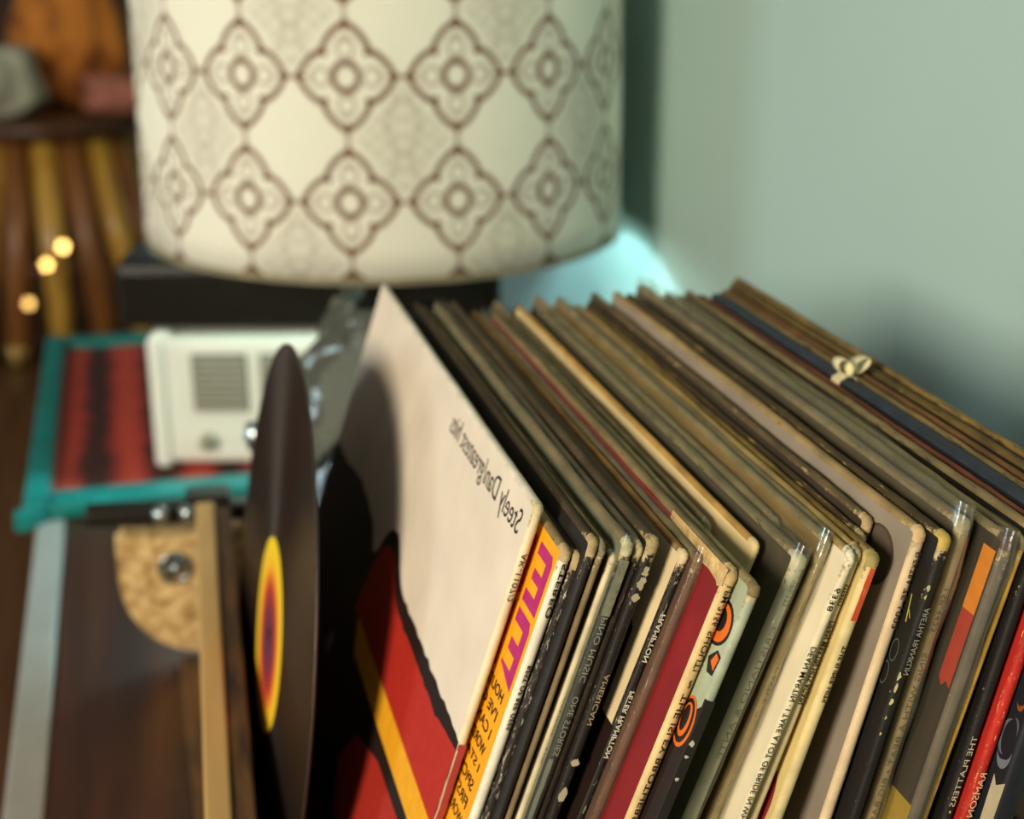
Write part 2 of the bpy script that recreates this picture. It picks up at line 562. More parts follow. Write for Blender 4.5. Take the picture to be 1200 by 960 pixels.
# ------------------------------------------------------------------ the wooden record rack
rk = empty('record_rack', (0.15, 0.60, 0.0), label='open wooden record rack with a rounded pale end board', cat='record rack')
ply = wood('pale_plywood', 'b58a4c', 'd9b878', 0.6, (14, 2.5, 14))
dkw = wood('worn_dark_wood', '2a1d11', '6b4b26', 0.75, (60, 9, 60))
ox, oy = -0.15, -0.60
boxo('base_board', (0.002 + ox, 0.31 + ox, 0.30 + oy, 0.925 + oy, 0.0005, 0.0115), dkw, rk, bevel=0.001)
lb = boxo('side_board', (-0.006, 0.006, -0.555 + 0.30, 0.36, 0.012, 0.130), ply, rk, bevel=0.0015)
yaw = math.atan2(0.009, 0.218)
lb.location = (0.011 + ox + 0.0008, 0.555 + oy, 0)
lb.rotation_euler = (0, 0, -yaw)
ib = boxo('side_batten', (0.0062, 0.0165, -0.555 + 0.30, 0.352, 0.085, 0.1285), dkw, rk, bevel=0.0015)
ib.location = lb.location
ib.rotation_euler = lb.rotation_euler
boxo('side_board', (0.290 + ox, 0.302 + ox, 0.30 + oy, 0.92 + oy, 0.012, 0.195), dkw, rk, bevel=0.0015)
boxo('front_board', (0.020 + ox, 0.288 + ox, 0.296 + oy, 0.306 + oy, 0.012, 0.06), ply, rk, bevel=0.001)
# rounded end board with a finger hole
def end_board():
    bm = bmesh.new()
    c = Vector((0.022, 0.072))
    outer = []
    ns = 40
    for i in range(ns):
        t = math.pi * (0.0 + 1.0 * i / (ns - 1))
        outer.append((c.x - 0.056 * math.cos(t) if False else c.x + 0.056 * math.cos(math.pi + t), c.y + 0.062 * math.sin(math.pi + t)))
    outer = [(-0.034, 0.098), (-0.028, 0.104), (-0.008, 0.101), (0.05, 0.099), (0.078, 0.095)][::-1] + outer
    hole = [(0.004 + 0.011 * math.cos(2 * math.pi * i / 20), 0.076 + 0.009 * math.sin(2 * math.pi * i / 20)) for i in range(20)]
    y0, y1 = 0.932, 0.948
    for y in (y0, y1):
        vo = [bm.verts.new((p[0] + ox, y + oy, p[1])) for p in outer]
        vh = [bm.verts.new((p[0] + ox, y + oy, p[1])) for p in hole]
        eo = [bm.edges.new((vo[i], vo[(i + 1) % len(vo)])) for i in range(len(vo))]
        eh = [bm.edges.new((vh[i], vh[(i + 1) % len(vh)])) for i in range(len(vh))]
        bmesh.ops.triangle_fill(bm, use_beauty=True, edges=eo + eh)
        if y == y0: a0, h0 = vo, vh
        else: a1, h1 = vo, vh
    for p, q in ((a0, a1), (h0, h1)):
        for i in range(len(p)):
            bm.faces.new((p[i], p[(i + 1) % len(p)], q[(i + 1) % len(p)], q[i]))
    return bm
obj('end_board', end_board(), wood('rough_sawn_wood', '94703c', 'e0c68e', 0.85, (70, 30, 90)), rk)
obj('hole_ring', lathe(bmesh.new(), [(0.009, 0.0), (0.0105, -0.002), (0.012, 0.0)], 24, 'Y', 0.004 + ox, 0.9315 + oy, 0.076, cap=False), mat('dull_steel', '7d8890', 0.3, metal=0.9), rk, smooth=True)
obj('rivet', lathe(bmesh.new(), [(0.0, -0.006), (0.004, -0.005), (0.0055, -0.002), (0.006, 0.004)], 20, 'Y', 0.005 + ox, 0.940 + oy, 0.073, cap=False), MATS['dull_steel'], rk, smooth=True)

# small dark clamp with two chrome knobs on the end board
cl = empty('metal_clamp', (0.005, 0.950, 0.1042), (0, 0, -0.12), 'small dark metal clamp with chrome knobs on the rounded board', 'clamp')
dm = mat('dark_metal', '2a2723', 0.4, 0.08, 40, metal=0.5)
chrome = mat('chrome', 'b5c4c8', 0.30, 0.0, 10, metal=1.0)
boxo('bar', (-0.058, 0.072, -0.008, 0.010, 0.0, 0.012), dm, cl, bevel=0.003)
boxo('jaw', (0.010, 0.040, -0.010, 0.012, 0.0122, 0.020), dm, cl, bevel=0.002)
for kx in (-0.006, 0.012):
    obj('knob', lathe(bmesh.new(), [(0.0, -0.006), (0.004, -0.005), (0.006, 0.0), (0.004, 0.005), (0.0, 0.006)], 18, 'Z', kx, -0.013, 0.010, cap=False), chrome, cl, smooth=True)
kb = obj('lever', tube(bmesh.new(), [(0.066, 0.0, 0.008), (0.064, 0.006, 0.028), (0.060, 0.008, 0.045)], [0.004, 0.003, 0.003], 10), dm, cl, smooth=True)
obj('lever_ball', lathe(bmesh.new(), [(0.0, -0.011), (0.006, -0.009), (0.0085, 0.0), (0.006, 0.009), (0.0, 0.011)], 20, 'Z', 0.060, 0.008, 0.056, cap=False), chrome, kb, smooth=True)

# ------------------------------------------------------------------ the bare vinyl record
def vinyl_material():
    m = bpy.data.materials.new('black_vinyl')
    m.use_nodes = True
    nt = m.node_tree
    N, K = nt.nodes, nt.links
    b = N['Principled BSDF']
    b.inputs['Base Color'].default_value = lin('1f1511')
    b.inputs['Roughness'].default_value = 0.33
    b.inputs['Anisotropic'].default_value = 0.85
    b.inputs['Specular IOR Level'].default_value = 0.7
    b.inputs['Specular Tint'].default_value = (1.0, 0.78, 0.62, 1)
    tg = N.new('ShaderNodeTangent')
    tg.direction_type = 'RADIAL'
    tg.axis = 'X'
    K.new(tg.outputs[0], b.inputs['Tangent'])
    tc = N.new('ShaderNodeTexCoord')
    sp = N.new('ShaderNodeSeparateXYZ')
    K.new(tc.outputs['Object'], sp.inputs[0])
    y, z = S(nt, sp.outputs[1]), S(nt, sp.outputs[2])
    r = (y.sq() + z.sq()).sqrt()
    g = (r * 5200.0).op('SINE')
    bp = N.new('ShaderNodeBump')
    bp.inputs['Strength'].default_value = 0.08
    bp.inputs['Distance'].default_value = 0.0002
    K.new(g.k, bp.inputs['Height'])
    K.new(bp.outputs['Normal'], b.inputs['Normal'])
    return m
def label_material():
    m = bpy.data.materials.new('record_label_print')
    m.use_nodes = True
    nt = m.node_tree
    N, K = nt.nodes, nt.links
    b = N['Principled BSDF']
    b.inputs['Roughness'].default_value = 0.5
    tc = N.new('ShaderNodeTexCoord')
    sp = N.new('ShaderNodeSeparateXYZ')
    K.new(tc.outputs['Object'], sp.inputs[0])
    y, z = S(nt, sp.outputs[1]), S(nt, sp.outputs[2])
    r = (y.sq() + (z + 0.003).sq()).sqrt() * (1 / 0.0492)
    rp = N.new('ShaderNodeValToRGB')
    e = rp.color_ramp.elements
    e[0].position, e[0].color = 0.0, lin('4a2440')
    e[1].position, e[1].color = 1.0, lin('f2d21a')
    for p, c in ((0.30, '6a2438'), (0.52, 'a82a22'), (0.64, 'd9641a'), (0.76, 'f0b41a')):
        x = e.new(p); x.color = lin(c)
    K.new(r.k, rp.inputs['Fac'])
    K.new(rp.outputs['Color'], b.inputs['Base Color'])
    return m
VR = 0.1476
vy = empty('vinyl_record', (0.0469, 0.6657, 0.1578), (0, 0.1409, 0), 'bare black vinyl record with yellow and red label, standing on edge', 'record')
prof = [(0.0036, -0.0007), (0.050, -0.0007), (0.0505, -0.0006), (0.144, -0.0006), (0.1465, -0.0009), (VR, -0.0004), (VR, 0.0004), (0.1465, 0.0009), (0.144, 0.0006), (0.050, 0.0007), (0.0036, 0.0007), (0.0036, -0.0007)]
obj('disc', lathe(bmesh.new(), prof, 128, 'X', cap=False), vinyl_material(), vy, smooth=True)
for sx in (-1, 1):
    obj('label', lathe(bmesh.new(), [(0.0036, 0.00085 * sx), (0.0492, 0.00085 * sx)], 64, 'X', cap=False), label_material(), vy)

# ------------------------------------------------------------------ record sleeves
rng = random.Random(7)
def fit_text(s, bold=0.0):
    cu = bpy.data.curves.new('lettering', 'FONT')
    cu.body = s
    cu.size = 1.0
    cu.resolution_u = 3
    cu.offset = bold
    t = bpy.data.objects.new('lettering', cu)
    COL.objects.link(t)
    bpy.context.view_layer.update()
    dg = bpy.context.evaluated_depsgraph_get()
    me = bpy.data.meshes.new_from_object(t.evaluated_get(dg))
    bpy.data.objects.remove(t)
    bpy.data.curves.remove(cu)
    xs = [v.co.x for v in me.vertices]
    ys = [v.co.y for v in me.vertices]
    x0, x1, y0, y1 = min(xs), max(xs), min(ys), max(ys)
    for v in me.vertices:
        v.co.x = (v.co.x - x0) / (x1 - x0)
        v.co.y = (v.co.y - y0) / (y1 - y0)
    return me

class Sleeve:
    pass

def make_sleeve(x, y, th, L, t, cover, spine, top, corner, label, D=None, wob=1.0, nub=1.10, yaw=0.0, group='record sleeves packed in the rack'):
    D = D or (L + 0.001)
    r = empty('record_sleeve', (x, y, 0.012), (0, R_(th), yaw), label, 'record sleeve', group)
    s = Sleeve()
    s.root, s.L, s.t, s.D = r, L, t, D
    rad_ = 0.0026
    ins = 0.0012
    # board
    arc = [(ins + rad_ - rad_ * math.cos(a), L - ins - rad_ + rad_ * math.sin(a)) for a in [math.pi / 2 * k / 5 for k in range(6)]]
    poly = [(ins, 0.0)] + arc + [(D, L - ins), (D, 0.0)]
    bm = prism(bmesh.new(), poly, lambda p: (-t, p[0], p[1]), lambda p: (0.0, p[0], p[1]))
    s.cover = obj('cover', bm, cover, r)
    # edge strips that wrap the board
    def strip(name, path, m, jit, thick):
        bm = bmesh.new()
        wl = bm.verts.layers.float.new('wear')
        rows_ = []
        prof_ = [(-1.0, -0.0016), (-0.985, -0.0006), (-0.86, 0.0002), (-0.5, 0.0006), (-0.14, 0.0002), (-0.015, -0.0006), (0.0, -0.0016)]
        ph = rng.random() * 9
        for k, (py, pz, ny, nz) in enumerate(path):
            row = []
            jx = (rng.random() - 0.5) * 0.00012 * jit
            base = 0.0004 * jit * math.sin(ph + k * 0.45) * 0.4
            for q, (a, e) in enumerate(prof_):
                w_ = 1.0 + (thick - 1.0) * math.sin(math.pi * min(1, max(0, k / max(1, len(path) - 1))))
                xx = (a + 0.5) * t * w_ - 0.5 * t + (jx if 0 < q < 6 else 0)
                ee = e + (base + (rng.random() - 0.5) * 0.0003 * jit if 1 < q < 5 else 0)
                if q in (0, 1): xx -= 0.00008
                if q in (5, 6): xx += 0.00008
                nv_ = bm.verts.new((xx, py + ny * ee, pz + nz * ee))
                dc = math.hypot(py, pz - L)
                nv_[wl] = 0.10 * wob + 0.46 * math.exp(-dc / 0.0055) + (0.10 if q in (0, 1, 5, 6) else 0.0) - 0.02
                row.append(nv_)
            rows_.append(row)
        for a, b in zip(rows_, rows_[1:]):
            for i in range(len(prof_) - 1):
                bm.faces.new((a[i], a[i + 1], b[i + 1], b[i]))
        bmesh.ops.recalc_face_normals(bm, faces=bm.faces)
        return obj(name, bm, m, r, smooth=True)
    cz = 0.0012 + rng.random() * 0.0016      # how far the worn corner reaches along both edges
    p1 = [(0, (L - rad_ - cz) * k / 36, -1, 0) for k in range(37)]
    a0 = [(0, L - rad_ - cz + cz * k / 3, -1, 0) for k in range(4)]
    a1 = [(rad_ - rad_ * math.cos(a), L - rad_ + rad_ * math.sin(a), -math.cos(a), math.sin(a)) for a in [math.pi / 2 * k / 7 for k in range(1, 8)]]
    a2 = [(rad_ + cz * k / 3, L, 0, 1) for k in range(1, 4)]
    p2 = [(rad_ + cz + (D - rad_ - cz) * k / 40, L, 0, 1) for k in range(41)]
    s.spine = strip('spine', p1, spine, 0.5 * wob, 1.0)
    s.corner = strip('worn_corner', a0 + a1 + a2, corner, 2.0 * wob, nub)
    s.top = strip('top_edge', p2, top, 1.0 * wob, 1.0)
    return s

def spine_text(s, txt, v0, v1, h, col, off=0.5, bold=0.0):
    """lettering runs down the spine; v from the top, h letter height, off across the spine (0 left .. 1 right)"""
    me = fit_text(txt, bold)
    for v in me.vertices:
        a, b = v.co.x, v.co.y
        v.co = (-s.t * (1 - off) - (b - 0.5) * h, -0.00085, s.L - (v0 + a * (v1 - v0)))
    o = link('spine_lettering', me, ink(col), s.spine)
    return o

def cover_text(s, txt, u0, u1, v0, v1, col, bold=0.0):
    """lettering on the left-hand cover face; u from the spine inwards"""
    me = fit_text(txt, bold)
    for v in me.vertices:
        a, b = v.co.x, v.co.y
        v.co = (-s.t - 0.00022, u0 + a * (u1 - u0), s.L - (v1 + b * (v0 - v1)))
    return link('cover_lettering', me, ink(col), s.cover)

def cover_print(s, name, uv_, m, lift=0.00012):
    bm = bmesh.new()
    vs_ = [bm.verts.new((-s.t - lift, u, s.L - v)) for u, v in uv_]
    es = [bm.edges.new((vs_[i], vs_[(i + 1) % len(vs_)])) for i in range(len(vs_))]
    bmesh.ops.triangle_fill(bm, use_beauty=True, edges=es)
    return obj(name, bm, m, s.cover)

def spine_print(s, name, v0, v1, x0, x1, m, lift=0.0007):
    """patch on the spine, x as share of the thickness from the left"""
    bm = bmesh.new()
    k = 12
    l = [bm.verts.new((-s.t * (1 - x0 - (rng.random() - .5) * 0.08), -lift, s.L - (v0 + (v1 - v0) * i / k))) for i in range(k + 1)]
    q = [bm.verts.new((-s.t * (1 - x1 - (rng.random() - .5) * 0.08), -lift, s.L - (v0 + (v1 - v0) * i / k))) for i in range(k + 1)]
    for i in range(k):
        bm.faces.new((l[i], q[i], q[i + 1], l[i + 1]))
    if x0 < 0:
        g = [bm.verts.new((-s.t - 0.00014, 0.0006, v.co.z)) for v in l]
        for i in range(k):
            bm.faces.new((g[i], l[i], l[i + 1], g[i + 1]))
    return obj(name, bm, m, s.spine)

def spine_chip(s, v, hv, x, hx, m, lift=0.00078, k=14):
    """ragged flake on the spine: v/hv centre and half height, x/hx as share of the thickness"""
    bm = bmesh.new()
    bm.faces.new([bm.verts.new((-s.t * (1 - x - hx * (0.45 + 0.75 * rng.random()) * math.cos(a)), -lift, s.L - v + hv * (0.55 + 0.6 * rng.random()) * math.sin(a))) for a in [2 * math.pi * j / k for j in range(k)]])
    return obj('chip', bm, m, s.spine)

def plastic(s, m, over=0.0016, amp=0.0008, top=0.003):
    """clear outer bag: wraps front edge, left and right faces and rises a little above the board"""
    bm = bmesh.new()
    L, D, t = s.L, s.D, s.t
    nz, ny = 26, 22
    g = 0.00035
    ph = rng.random() * 10
    cols = []
    ring = [(-t - g, D)] + [(-t - g, D * (1 - (k / ny)) ** 1.3 + 0.0005) for k in range(1, ny)] + [(-t - g, 0.001), (-t * 0.85, -over * 0.8), (-t * 0.5, -over), (-t * 0.15, -over * 0.8), (g, 0.001)] + [(g, D * (k / 6.0)) for k in range(1, 7)]
    for i, (x, y) in enumerate(ring):
        row = []
        for k in range(nz + 1):
            f = k / nz
            z = (L + top) * f
            if f > 0.93 and y > 0.004: z += amp * 1.2 * math.sin(y * 160 + ph)
            dx = amp * 0.25 * math.sin(z * 90 + y * 130 + ph) * (1 if x < -t * 0.5 else -1)
            dx = min(0, dx) if x < -t * 0.5 else max(0, dx)
            yy = y + (-amp * 0.5 * (1 + math.sin(z * 140 + ph)) if y < 0.002 else 0)
            if f > 0.97 and y < 0.002: yy += 0.0012
            row.append(bm.verts.new((x + dx, yy, z)))
        cols.append(row)
    for a, b in zip(cols, cols[1:]):
        for k in range(nz):
            bm.faces.new((a[k], b[k], b[k + 1], a[k + 1]))
    o = obj('plastic_bag', bm, m, s.root, smooth=True)
    tag(o, 'clear plastic outer bag')
    return o

# board colours
tan = mat('worn_board', 'b79f74', 0.85, 0.2, 220, fleck='6f5b3c', famt=0.60, fscale=(650, 650, 650), bump=0.3)
tan2 = mat('worn_board_grey', '8f8468', 0.85, 0.2, 180, fleck='4a4030', famt=0.58, fscale=(650, 650, 650), bump=0.3)
def warm(c, k=0.30, to='7d5c2c'):
    return ''.join('%02x' % round(int(c[i:i + 2], 16) * (1 - k) + int(to[i:i + 2], 16) * k) for i in (0, 2, 4))
def top_m(c, f='2c261c', amt=0.60):
    c = warm(c)
    return mat('top_' + c + f, c, 0.8, 0.18, 60, fleck=f, famt=amt, fscale=(1100, 60, 300), bump=0.25, wear='b39a6c')
def spine_m(c, f=None, amt=0.6, var=0.10, rough=0.6):
    var = var * 1.7
    return mat('spine_%s_%s_%.2f' % (c, f, amt), c, rough, var, 90, fleck=f, famt=amt, fscale=(1000, 1000, 210), bump=0.15, wear='c8b388')
def cov_m(c, f=None, amt=0.66, var=0.07, rough=0.6):
    var = var * 1.5
    return mat('cover_%s_%s' % (c, f), c, rough, var, 30, fleck=f, famt=amt, fscale=(160, 160, 90))
bag = clear_plastic('clear_polythene')
bag2 = clear_plastic('milky_polythene', 'cfc8ac', 0.05, 0.05, 0.2)

# 1 white cover, lettering along its top, hills and red and yellow bands
s = make_sleeve(0.0338, 0.4473, 17.62, 0.3125, 0.0033, cov_m('ddd0bd', None, var=0.03), spine_m('ded2ae', None, var=0.05), mat('top_white_board', 'd9cfbc', 0.75, 0.10, 80, wear='c4b48c'), mat('corner_cream', 'cdbf92', 0.7, 0.15, 260, fleck='8a7a4c', famt=0.62, fscale=(650, 650, 650)),
                'white record sleeve facing left with red and yellow bands, leftmost of the sleeves', wob=0.6)
cover_text(s, 'Steely Dan/greatest hits', 0.0085, 0.120, 0.0062, 0.0185, '241f1b', -0.004)
spine_text(s, 'AK-1107/2', 0.0180, 0.0372, 0.0022, '27313a', 0.45)
hill = []
for k in range(61):
    u = 0.315 * k / 60
    v = 0.0950 - 0.0035 * (u / 0.1) if u < 0.09 else 0.0918 - 0.015 * math.exp(-((u - 0.150) / 0.020) ** 2) + (0.010 * math.exp(-((u - 0.178) / 0.010) ** 2)) - 0.006 * math.exp(-((u - 0.235) / 0.03) ** 2)
    hill.append((u, v + (rng.random() - 0.5) * 0.0018))
black_ink = ink('241611')
o = cover_print(s, 'printed_hills', [(0.0, 0.30), (0.315, 0.30)] + hill[::-1], black_ink, 0.00010)
tag(o, 'black jagged hill silhouette printed across the cover, its far end also painted-in shade')
red_top = [(u, v + 0.004 + 0.004 * min(1, u / 0.03) + (rng.random() - 0.5) * 0.001) for u, v in hill]
cover_print(s, 'printed_red_band', [(0.0, 0.1310), (0.182, 0.1310)] + [p for p in red_top if p[0] < 0.178][::-1], ink('b02a1e'), 0.00016)  # band stops early; the black beyond paints in the cover's shadowed far end
cover_print(s, 'printed_yellow_band', [(0.0, 0.1305), (0.172, 0.1305), (0.160, 0.1450), (0.0, 0.1450)], ink('e8a31e'), 0.00020)  # cut short likewise, black standing in for shade
cover_print(s, 'printed_red_patch', [(0.03, 0.152), (0.08, 0.1535), (0.118, 0.163), (0.137, 0.186), (0.12, 0.205), (0.05, 0.20)], ink('a52a1e'), 0.00016)
spine_print(s, 'spine_print', 0.0955, 0.1300, 0.0, 1.0, ink('a8403a'))
spine_print(s, 'spine_print', 0.1305, 0.1450, 0.0, 1.0, ink('d79a2c'))
spine_print(s, 'scuff', 0.098, 0.135, 0.02, 0.16, ink('e6cfc0'), 0.0008)

# 2 orange cover with magenta letters
s = make_sleeve(0.0375, 0.4264, 18.14, 0.3050, 0.0036, cov_m('f0a214', None, var=0.04), spine_m('e6dcc6', None, var=0.05), top_m('9a8a5c', '3c3424'), tan,
                'orange record sleeve with big magenta letters and a white spine', wob=0.7)
for v0, v1, cut in ((0.0060, 0.0285, 0.0), (0.0315, 0.0575, 0.004)):
    h = v1 - v0
    ltr = [(0.0042, v0 + 0.003), (0.0060, v0), (0.020, v0), (0.020, v0 + h * 0.2), (0.0095, v0 + h * 0.2), (0.0095, v0 + h * 0.42), (0.018, v0 + h * 0.42), (0.018, v0 + h * 0.60), (0.0095, v0 + h * 0.60), (0.0095, v0 + h * 0.8), (0.020, v0 + h * 0.8), (0.020, v1 - cut), (0.0042, v1)]
    cover_print(s, 'cover_lettering', ltr, ink('b0246a'))
cover_text(s, 'EE', 0.024, 0.054, 0.0060, 0.0285, 'b0246a', 0.03)
cover_text(s, 'EES', 0.024, 0.070, 0.0315, 0.0575, 'b0246a', 0.03)
for k, tx in enumerate(('HOLIDAY', "I'VE GOTTA GET A MESSAGE", "I CAN'T SEE NOBODY", 'WORDS', 'I STARTED A JOKE', 'SPICKS AND SPECKS', 'FIRST OF MAY', 'WORLD')):
    v = 0.0600 + 0.0072 * k
    cover_text(s, tx, 0.0072, 0.0072 + 0.0040 * len(tx), v, v + 0.0044, '2a1a10', 0.01)
spine_text(s, 'STEREO', 0.0048, 0.0255, 0.0020, '231d18', 0.60, 0.012)
spine_text(s, 'BEST OF BEE GEES', 0.0440, 0.0695, 0.0019, '231d18', 0.62, 0.012)

# 3, 4 black worn spines
s = make_sleeve(0.0414, 0.4253, 18.33, 0.3027, 0.0038, cov_m('2a211b'), spine_m('2a221d', 'cfc6b0', 0.56), top_m('2b2822', '8d8468', 0.66), tan,
                'black record sleeve with a badly flaked spine beside the orange sleeve')
s = make_sleeve(0.0444, 0.4201, 17.91, 0.3100, 0.0028, cov_m('1f1b18'), spine_m('221d19', '8f866f', 0.66), top_m('2a2721', 'b0a684', 0.64), tan,
                'thin black record sleeve with a torn tan top corner', nub=1.15)
s = make_sleeve(0.0466, 0.4196, 18.06, 0.3089, 0.0020, cov_m('5d4c34'), spine_m('7d6a4a', None), top_m('7c6c48', '3f3522'), tan2,
                'very thin brown record sleeve between the black and cream spines')
s = make_sleeve(0.0496, 0.4209, 18.61, 0.3053, 0.0028, cov_m('6b5a40'), spine_m('d9caa4', None), top_m('8a7a55', '352c1d', 0.58), mat('corner_pale', 'd3c5a0', 0.8, 0.12, 200),
                'record sleeve with a plain narrow cream spine among worn black ones')
spine_text(s, 'GENESIS • NO', 0.0543, 0.0816, 0.0014, '4b4132', 0.75)
s = make_sleeve(0.0532, 0.4168, 18.36, 0.3103, 0.0033, cov_m('7f8068'), spine_m('2c2a25', '6d6c58', 0.66), top_m('8a7f62', '3a3222', 0.60), mat('corner_flaked', 'd6cba8', 0.8, 0.2, 300, fleck='5a4c34', famt=0.58, fscale=(650, 650, 650)),
                'bagged record sleeve with small grey lettering on its dark spine', nub=1.15)
spine_print(s, 'spine_print', 0.006, 0.027, 0.0, 1.0, mat('sage_scuffed', '8f8f74', 0.6, 0.15, 200, fleck='3a382f', famt=0.58, fscale=(1000, 1000, 300)), 0.0007)
spine_print(s, 'spine_print', 0.083, 0.125, 0.0, 0.55, ink('7f8574'), 0.0007)
spine_text(s, 'PINO MUSIC', 0.0275, 0.0526, 0.0021, 'a29f8c', 0.55)
spine_text(s, 'ONE STORIES', 0.0580, 0.0815, 0.0021, 'a29f8c', 0.55)
plastic(s, bag)
s = make_sleeve(0.0563, 0.4178, 18.66, 0.3092, 0.0028, cov_m('3a2c1e'), spine_m('30231a', '8a6a38', 0.60), top_m('6e6040', '2c2418', 0.56), mat('corner_cream2', 'c9b98c', 0.8, 0.15, 200),
                'dark brown record sleeve with ochre wear along the spine', nub=1.1)
s = make_sleeve(0.0602, 0.4148, 18.56, 0.3113, 0.0036, cov_m('1d1a17'), spine_m('1f1b18', 'c2b894', 0.62), top_m('3b352a', 'a39466', 0.62), mat('corner_split', 'a8946a', 0.85, 0.25, 240, fleck='4a3d28', famt=0.56, fscale=(650, 650, 650)),
                'black record sleeve with a split pale corner, left of the cream and black cover', nub=1.15)
for v, h in ((0.011, 0.0024), (0.0155, 0.0030), (0.021, 0.0018), (0.085, 0.0022), (0.098, 0.0034)):
    spine_chip(s, v, h, 0.5, 0.42, ink('b8ae8c'))

spine_text(s, 'AMERICAN', 0.0500, 0.0700, 0.0018, 'b0a27c', 0.5)
# 10 cream and black cover
s = make_sleeve(0.0634, 0.4118, 19.93, 0.3095, 0.0028, cov_m('e3cda0', None, var=0.05), spine_m('241f1a', 'd8cca4', 0.60), top_m('a87e42', '4a3520', 0.60), mat('corner_butter', 'd9c69a', 0.8, 0.1, 200),
                'cream and black record sleeve with white capitals on a flaking spine')
cover_print(s, 'printed_black_area', [(0.0, 0.0672), (0.012, 0.0672), (0.013, 0.036), (0.0165, 0.033), (0.020, 0.030), (0.300, 0.030), (0.30, 0.30), (0.0, 0.30)], black_ink)
spine_text(s, 'FRAMPTON', 0.0227, 0.0411, 0.0019, 'e4dcc2', 0.5, 0.02)
spine_text(s, 'PETER FRAMPTON', 0.0525, 0.0790, 0.0019, 'e4dcc2', 0.5, 0.02)
s = make_sleeve(0.0674, 0.4076, 19.97, 0.3091, 0.0035, cov_m('5a3420'), spine_m('6b3f24', '2c1a10', 0.58), top_m('8b8167', '4f4530', 0.58), mat('corner_leather', '8a6a42', 0.8, 0.2, 200),
                'brown record sleeve with a mottled leathery spine, left of the red cover')
plastic(s, bag, top=0.004)
s = make_sleeve(0.0721, 0.3908, 19.81, 0.3115, 0.0042, cov_m('80181a', None, var=0.08), spine_m('ddbe86', None, var=0.08), top_m('8f8261', '4a3f2a', 0.58), mat('corner_peel', 'cfae76', 0.85, 0.2, 260, fleck='5c4526', famt=0.60, fscale=(650, 650, 650)),
                'dark red record sleeve with a cream spine lettered in black', nub=1.15)
cover_print(s, 'peeled_edge', [(0.0, 0.0), (0.0, 0.006), (0.003, 0.0072), (0.005, 0.006), (0.012, 0.0052), (0.02, 0.0056), (0.034, 0.0045), (0.05, 0.003), (0.05, 0.0)], MATS['corner_peel'])
spine_text(s, 'LPM-2156', 0.0052, 0.0197, 0.0022, '33261a', 0.55, 0.006)
spine_text(s, 'SHOUT!', 0.0216, 0.0365, 0.0023, '33261a', 0.55, 0.006)
spine_text(s, '~', 0.0398, 0.0428, 0.0010, '33261a', 0.55, 0.02)
spine_text(s, 'THE ISLEY BROTHERS', 0.0450, 0.0945, 0.0022, '33261a', 0.55, 0.006)

# 13 sage and black cover with orange letters
s = make_sleeve(0.0760, 0.3818, 19.92, 0.3100, 0.0034, cov_m('a3ab8e', None, var=0.06), spine_m('a9b096', 'd2d3bc', 0.64), top_m('9a9068', '3d3522', 0.58), mat('corner_brown', '8f7a50', 0.85, 0.25, 200, fleck='4c3c22', famt=0.56, fscale=(650, 650, 650)),
                'sage green and black record sleeve with orange outlined letters', nub=1.15)
def blob(c, ru, rv, n=24, a0=0, a1=2 * math.pi):
    return [(c[0] + ru * math.cos(a0 + (a1 - a0) * i / n), c[1] + rv * math.sin(a0 + (a1 - a0) * i / n)) for i in range(n)]
cover_print(s, 'printed_black_area', [(0.0, 0.0440), (0.006, 0.0500), (0.02, 0.0560), (0.30, 0.058), (0.30, 0.29), (0.0, 0.29)], black_ink, 0.00010)
spine_print(s, 'spine_print', 0.0415, 0.300, -0.06, 1.0, ink('25221d'), 0.00075)
for v, h in ((0.0575, 0.0014), (0.0625, 0.0006), (0.071, 0.0008)):
    spine_chip(s, v, h, 0.3, 0.3, ink('c8bfa2'))
for nm, poly, colr, lf in (('printed_letter', blob((0.0095, 0.0180), 0.0080, 0.0078), '1d1815', 0.00016), ('printed_letter', blob((0.0095, 0.0180), 0.0068, 0.0066), 'd9691a', 0.00020), ('printed_letter', blob((0.0105, 0.0172), 0.0045, 0.0042), '1d1815', 0.00024),
                           ('printed_letter', [(0.0010, 0.0268), (0.0045, 0.0258), (0.0085, 0.0300), (0.0060, 0.0345), (0.0018, 0.0340)], '1d1815', 0.00016), ('printed_letter', [(0.0018, 0.0278), (0.0042, 0.0268), (0.0060, 0.0305), (0.0025, 0.0325)], 'd9691a', 0.00020),
                           ('printed_letter', blob((0.0065, 0.0535), 0.0058, 0.0092), 'd9691a', 0.00016), ('printed_letter', blob((0.0067, 0.0533), 0.0048, 0.0080), '1d1815', 0.00020), ('printed_letter', blob((0.0068, 0.0530), 0.0034, 0.0062), 'd9691a', 0.00024), ('printed_letter', blob((0.0072, 0.0525), 0.0022, 0.0048), '1d1815', 0.00028)):
    cover_print(s, nm, poly, ink(colr), lf)

# recessed ones in the loose stretch of the row
s = make_sleeve(0.0795, 0.4360, 20.4, 0.3085, 0.0028, cov_m('6d6246'), spine_m('7c6f4c'), top_m('8c8364', '4b432e', 0.58), tan2, 'olive-grey record sleeve pushed back behind the sage one')
s = make_sleeve(0.0830, 0.4118, 21.0, 0.3120, 0.0026, cov_m('e2cc98', None, var=0.05), spine_m('d9c490'), top_m('c9a152', '7a5c28', 0.66), mat('corner_card', 'd8c08a', 0.8, 0.08, 200), 'cream record sleeve with a square corner peeping above the sage one', nub=1.0, wob=0.3)
s = make_sleeve(0.0890, 0.4300, 20.6, 0.3080, 0.0024, cov_m('2c2820'), spine_m('3a3428'), top_m('5c5640', '2c281e', 0.52), tan2, 'dark record sleeve pushed back left of the pale bagged spine')

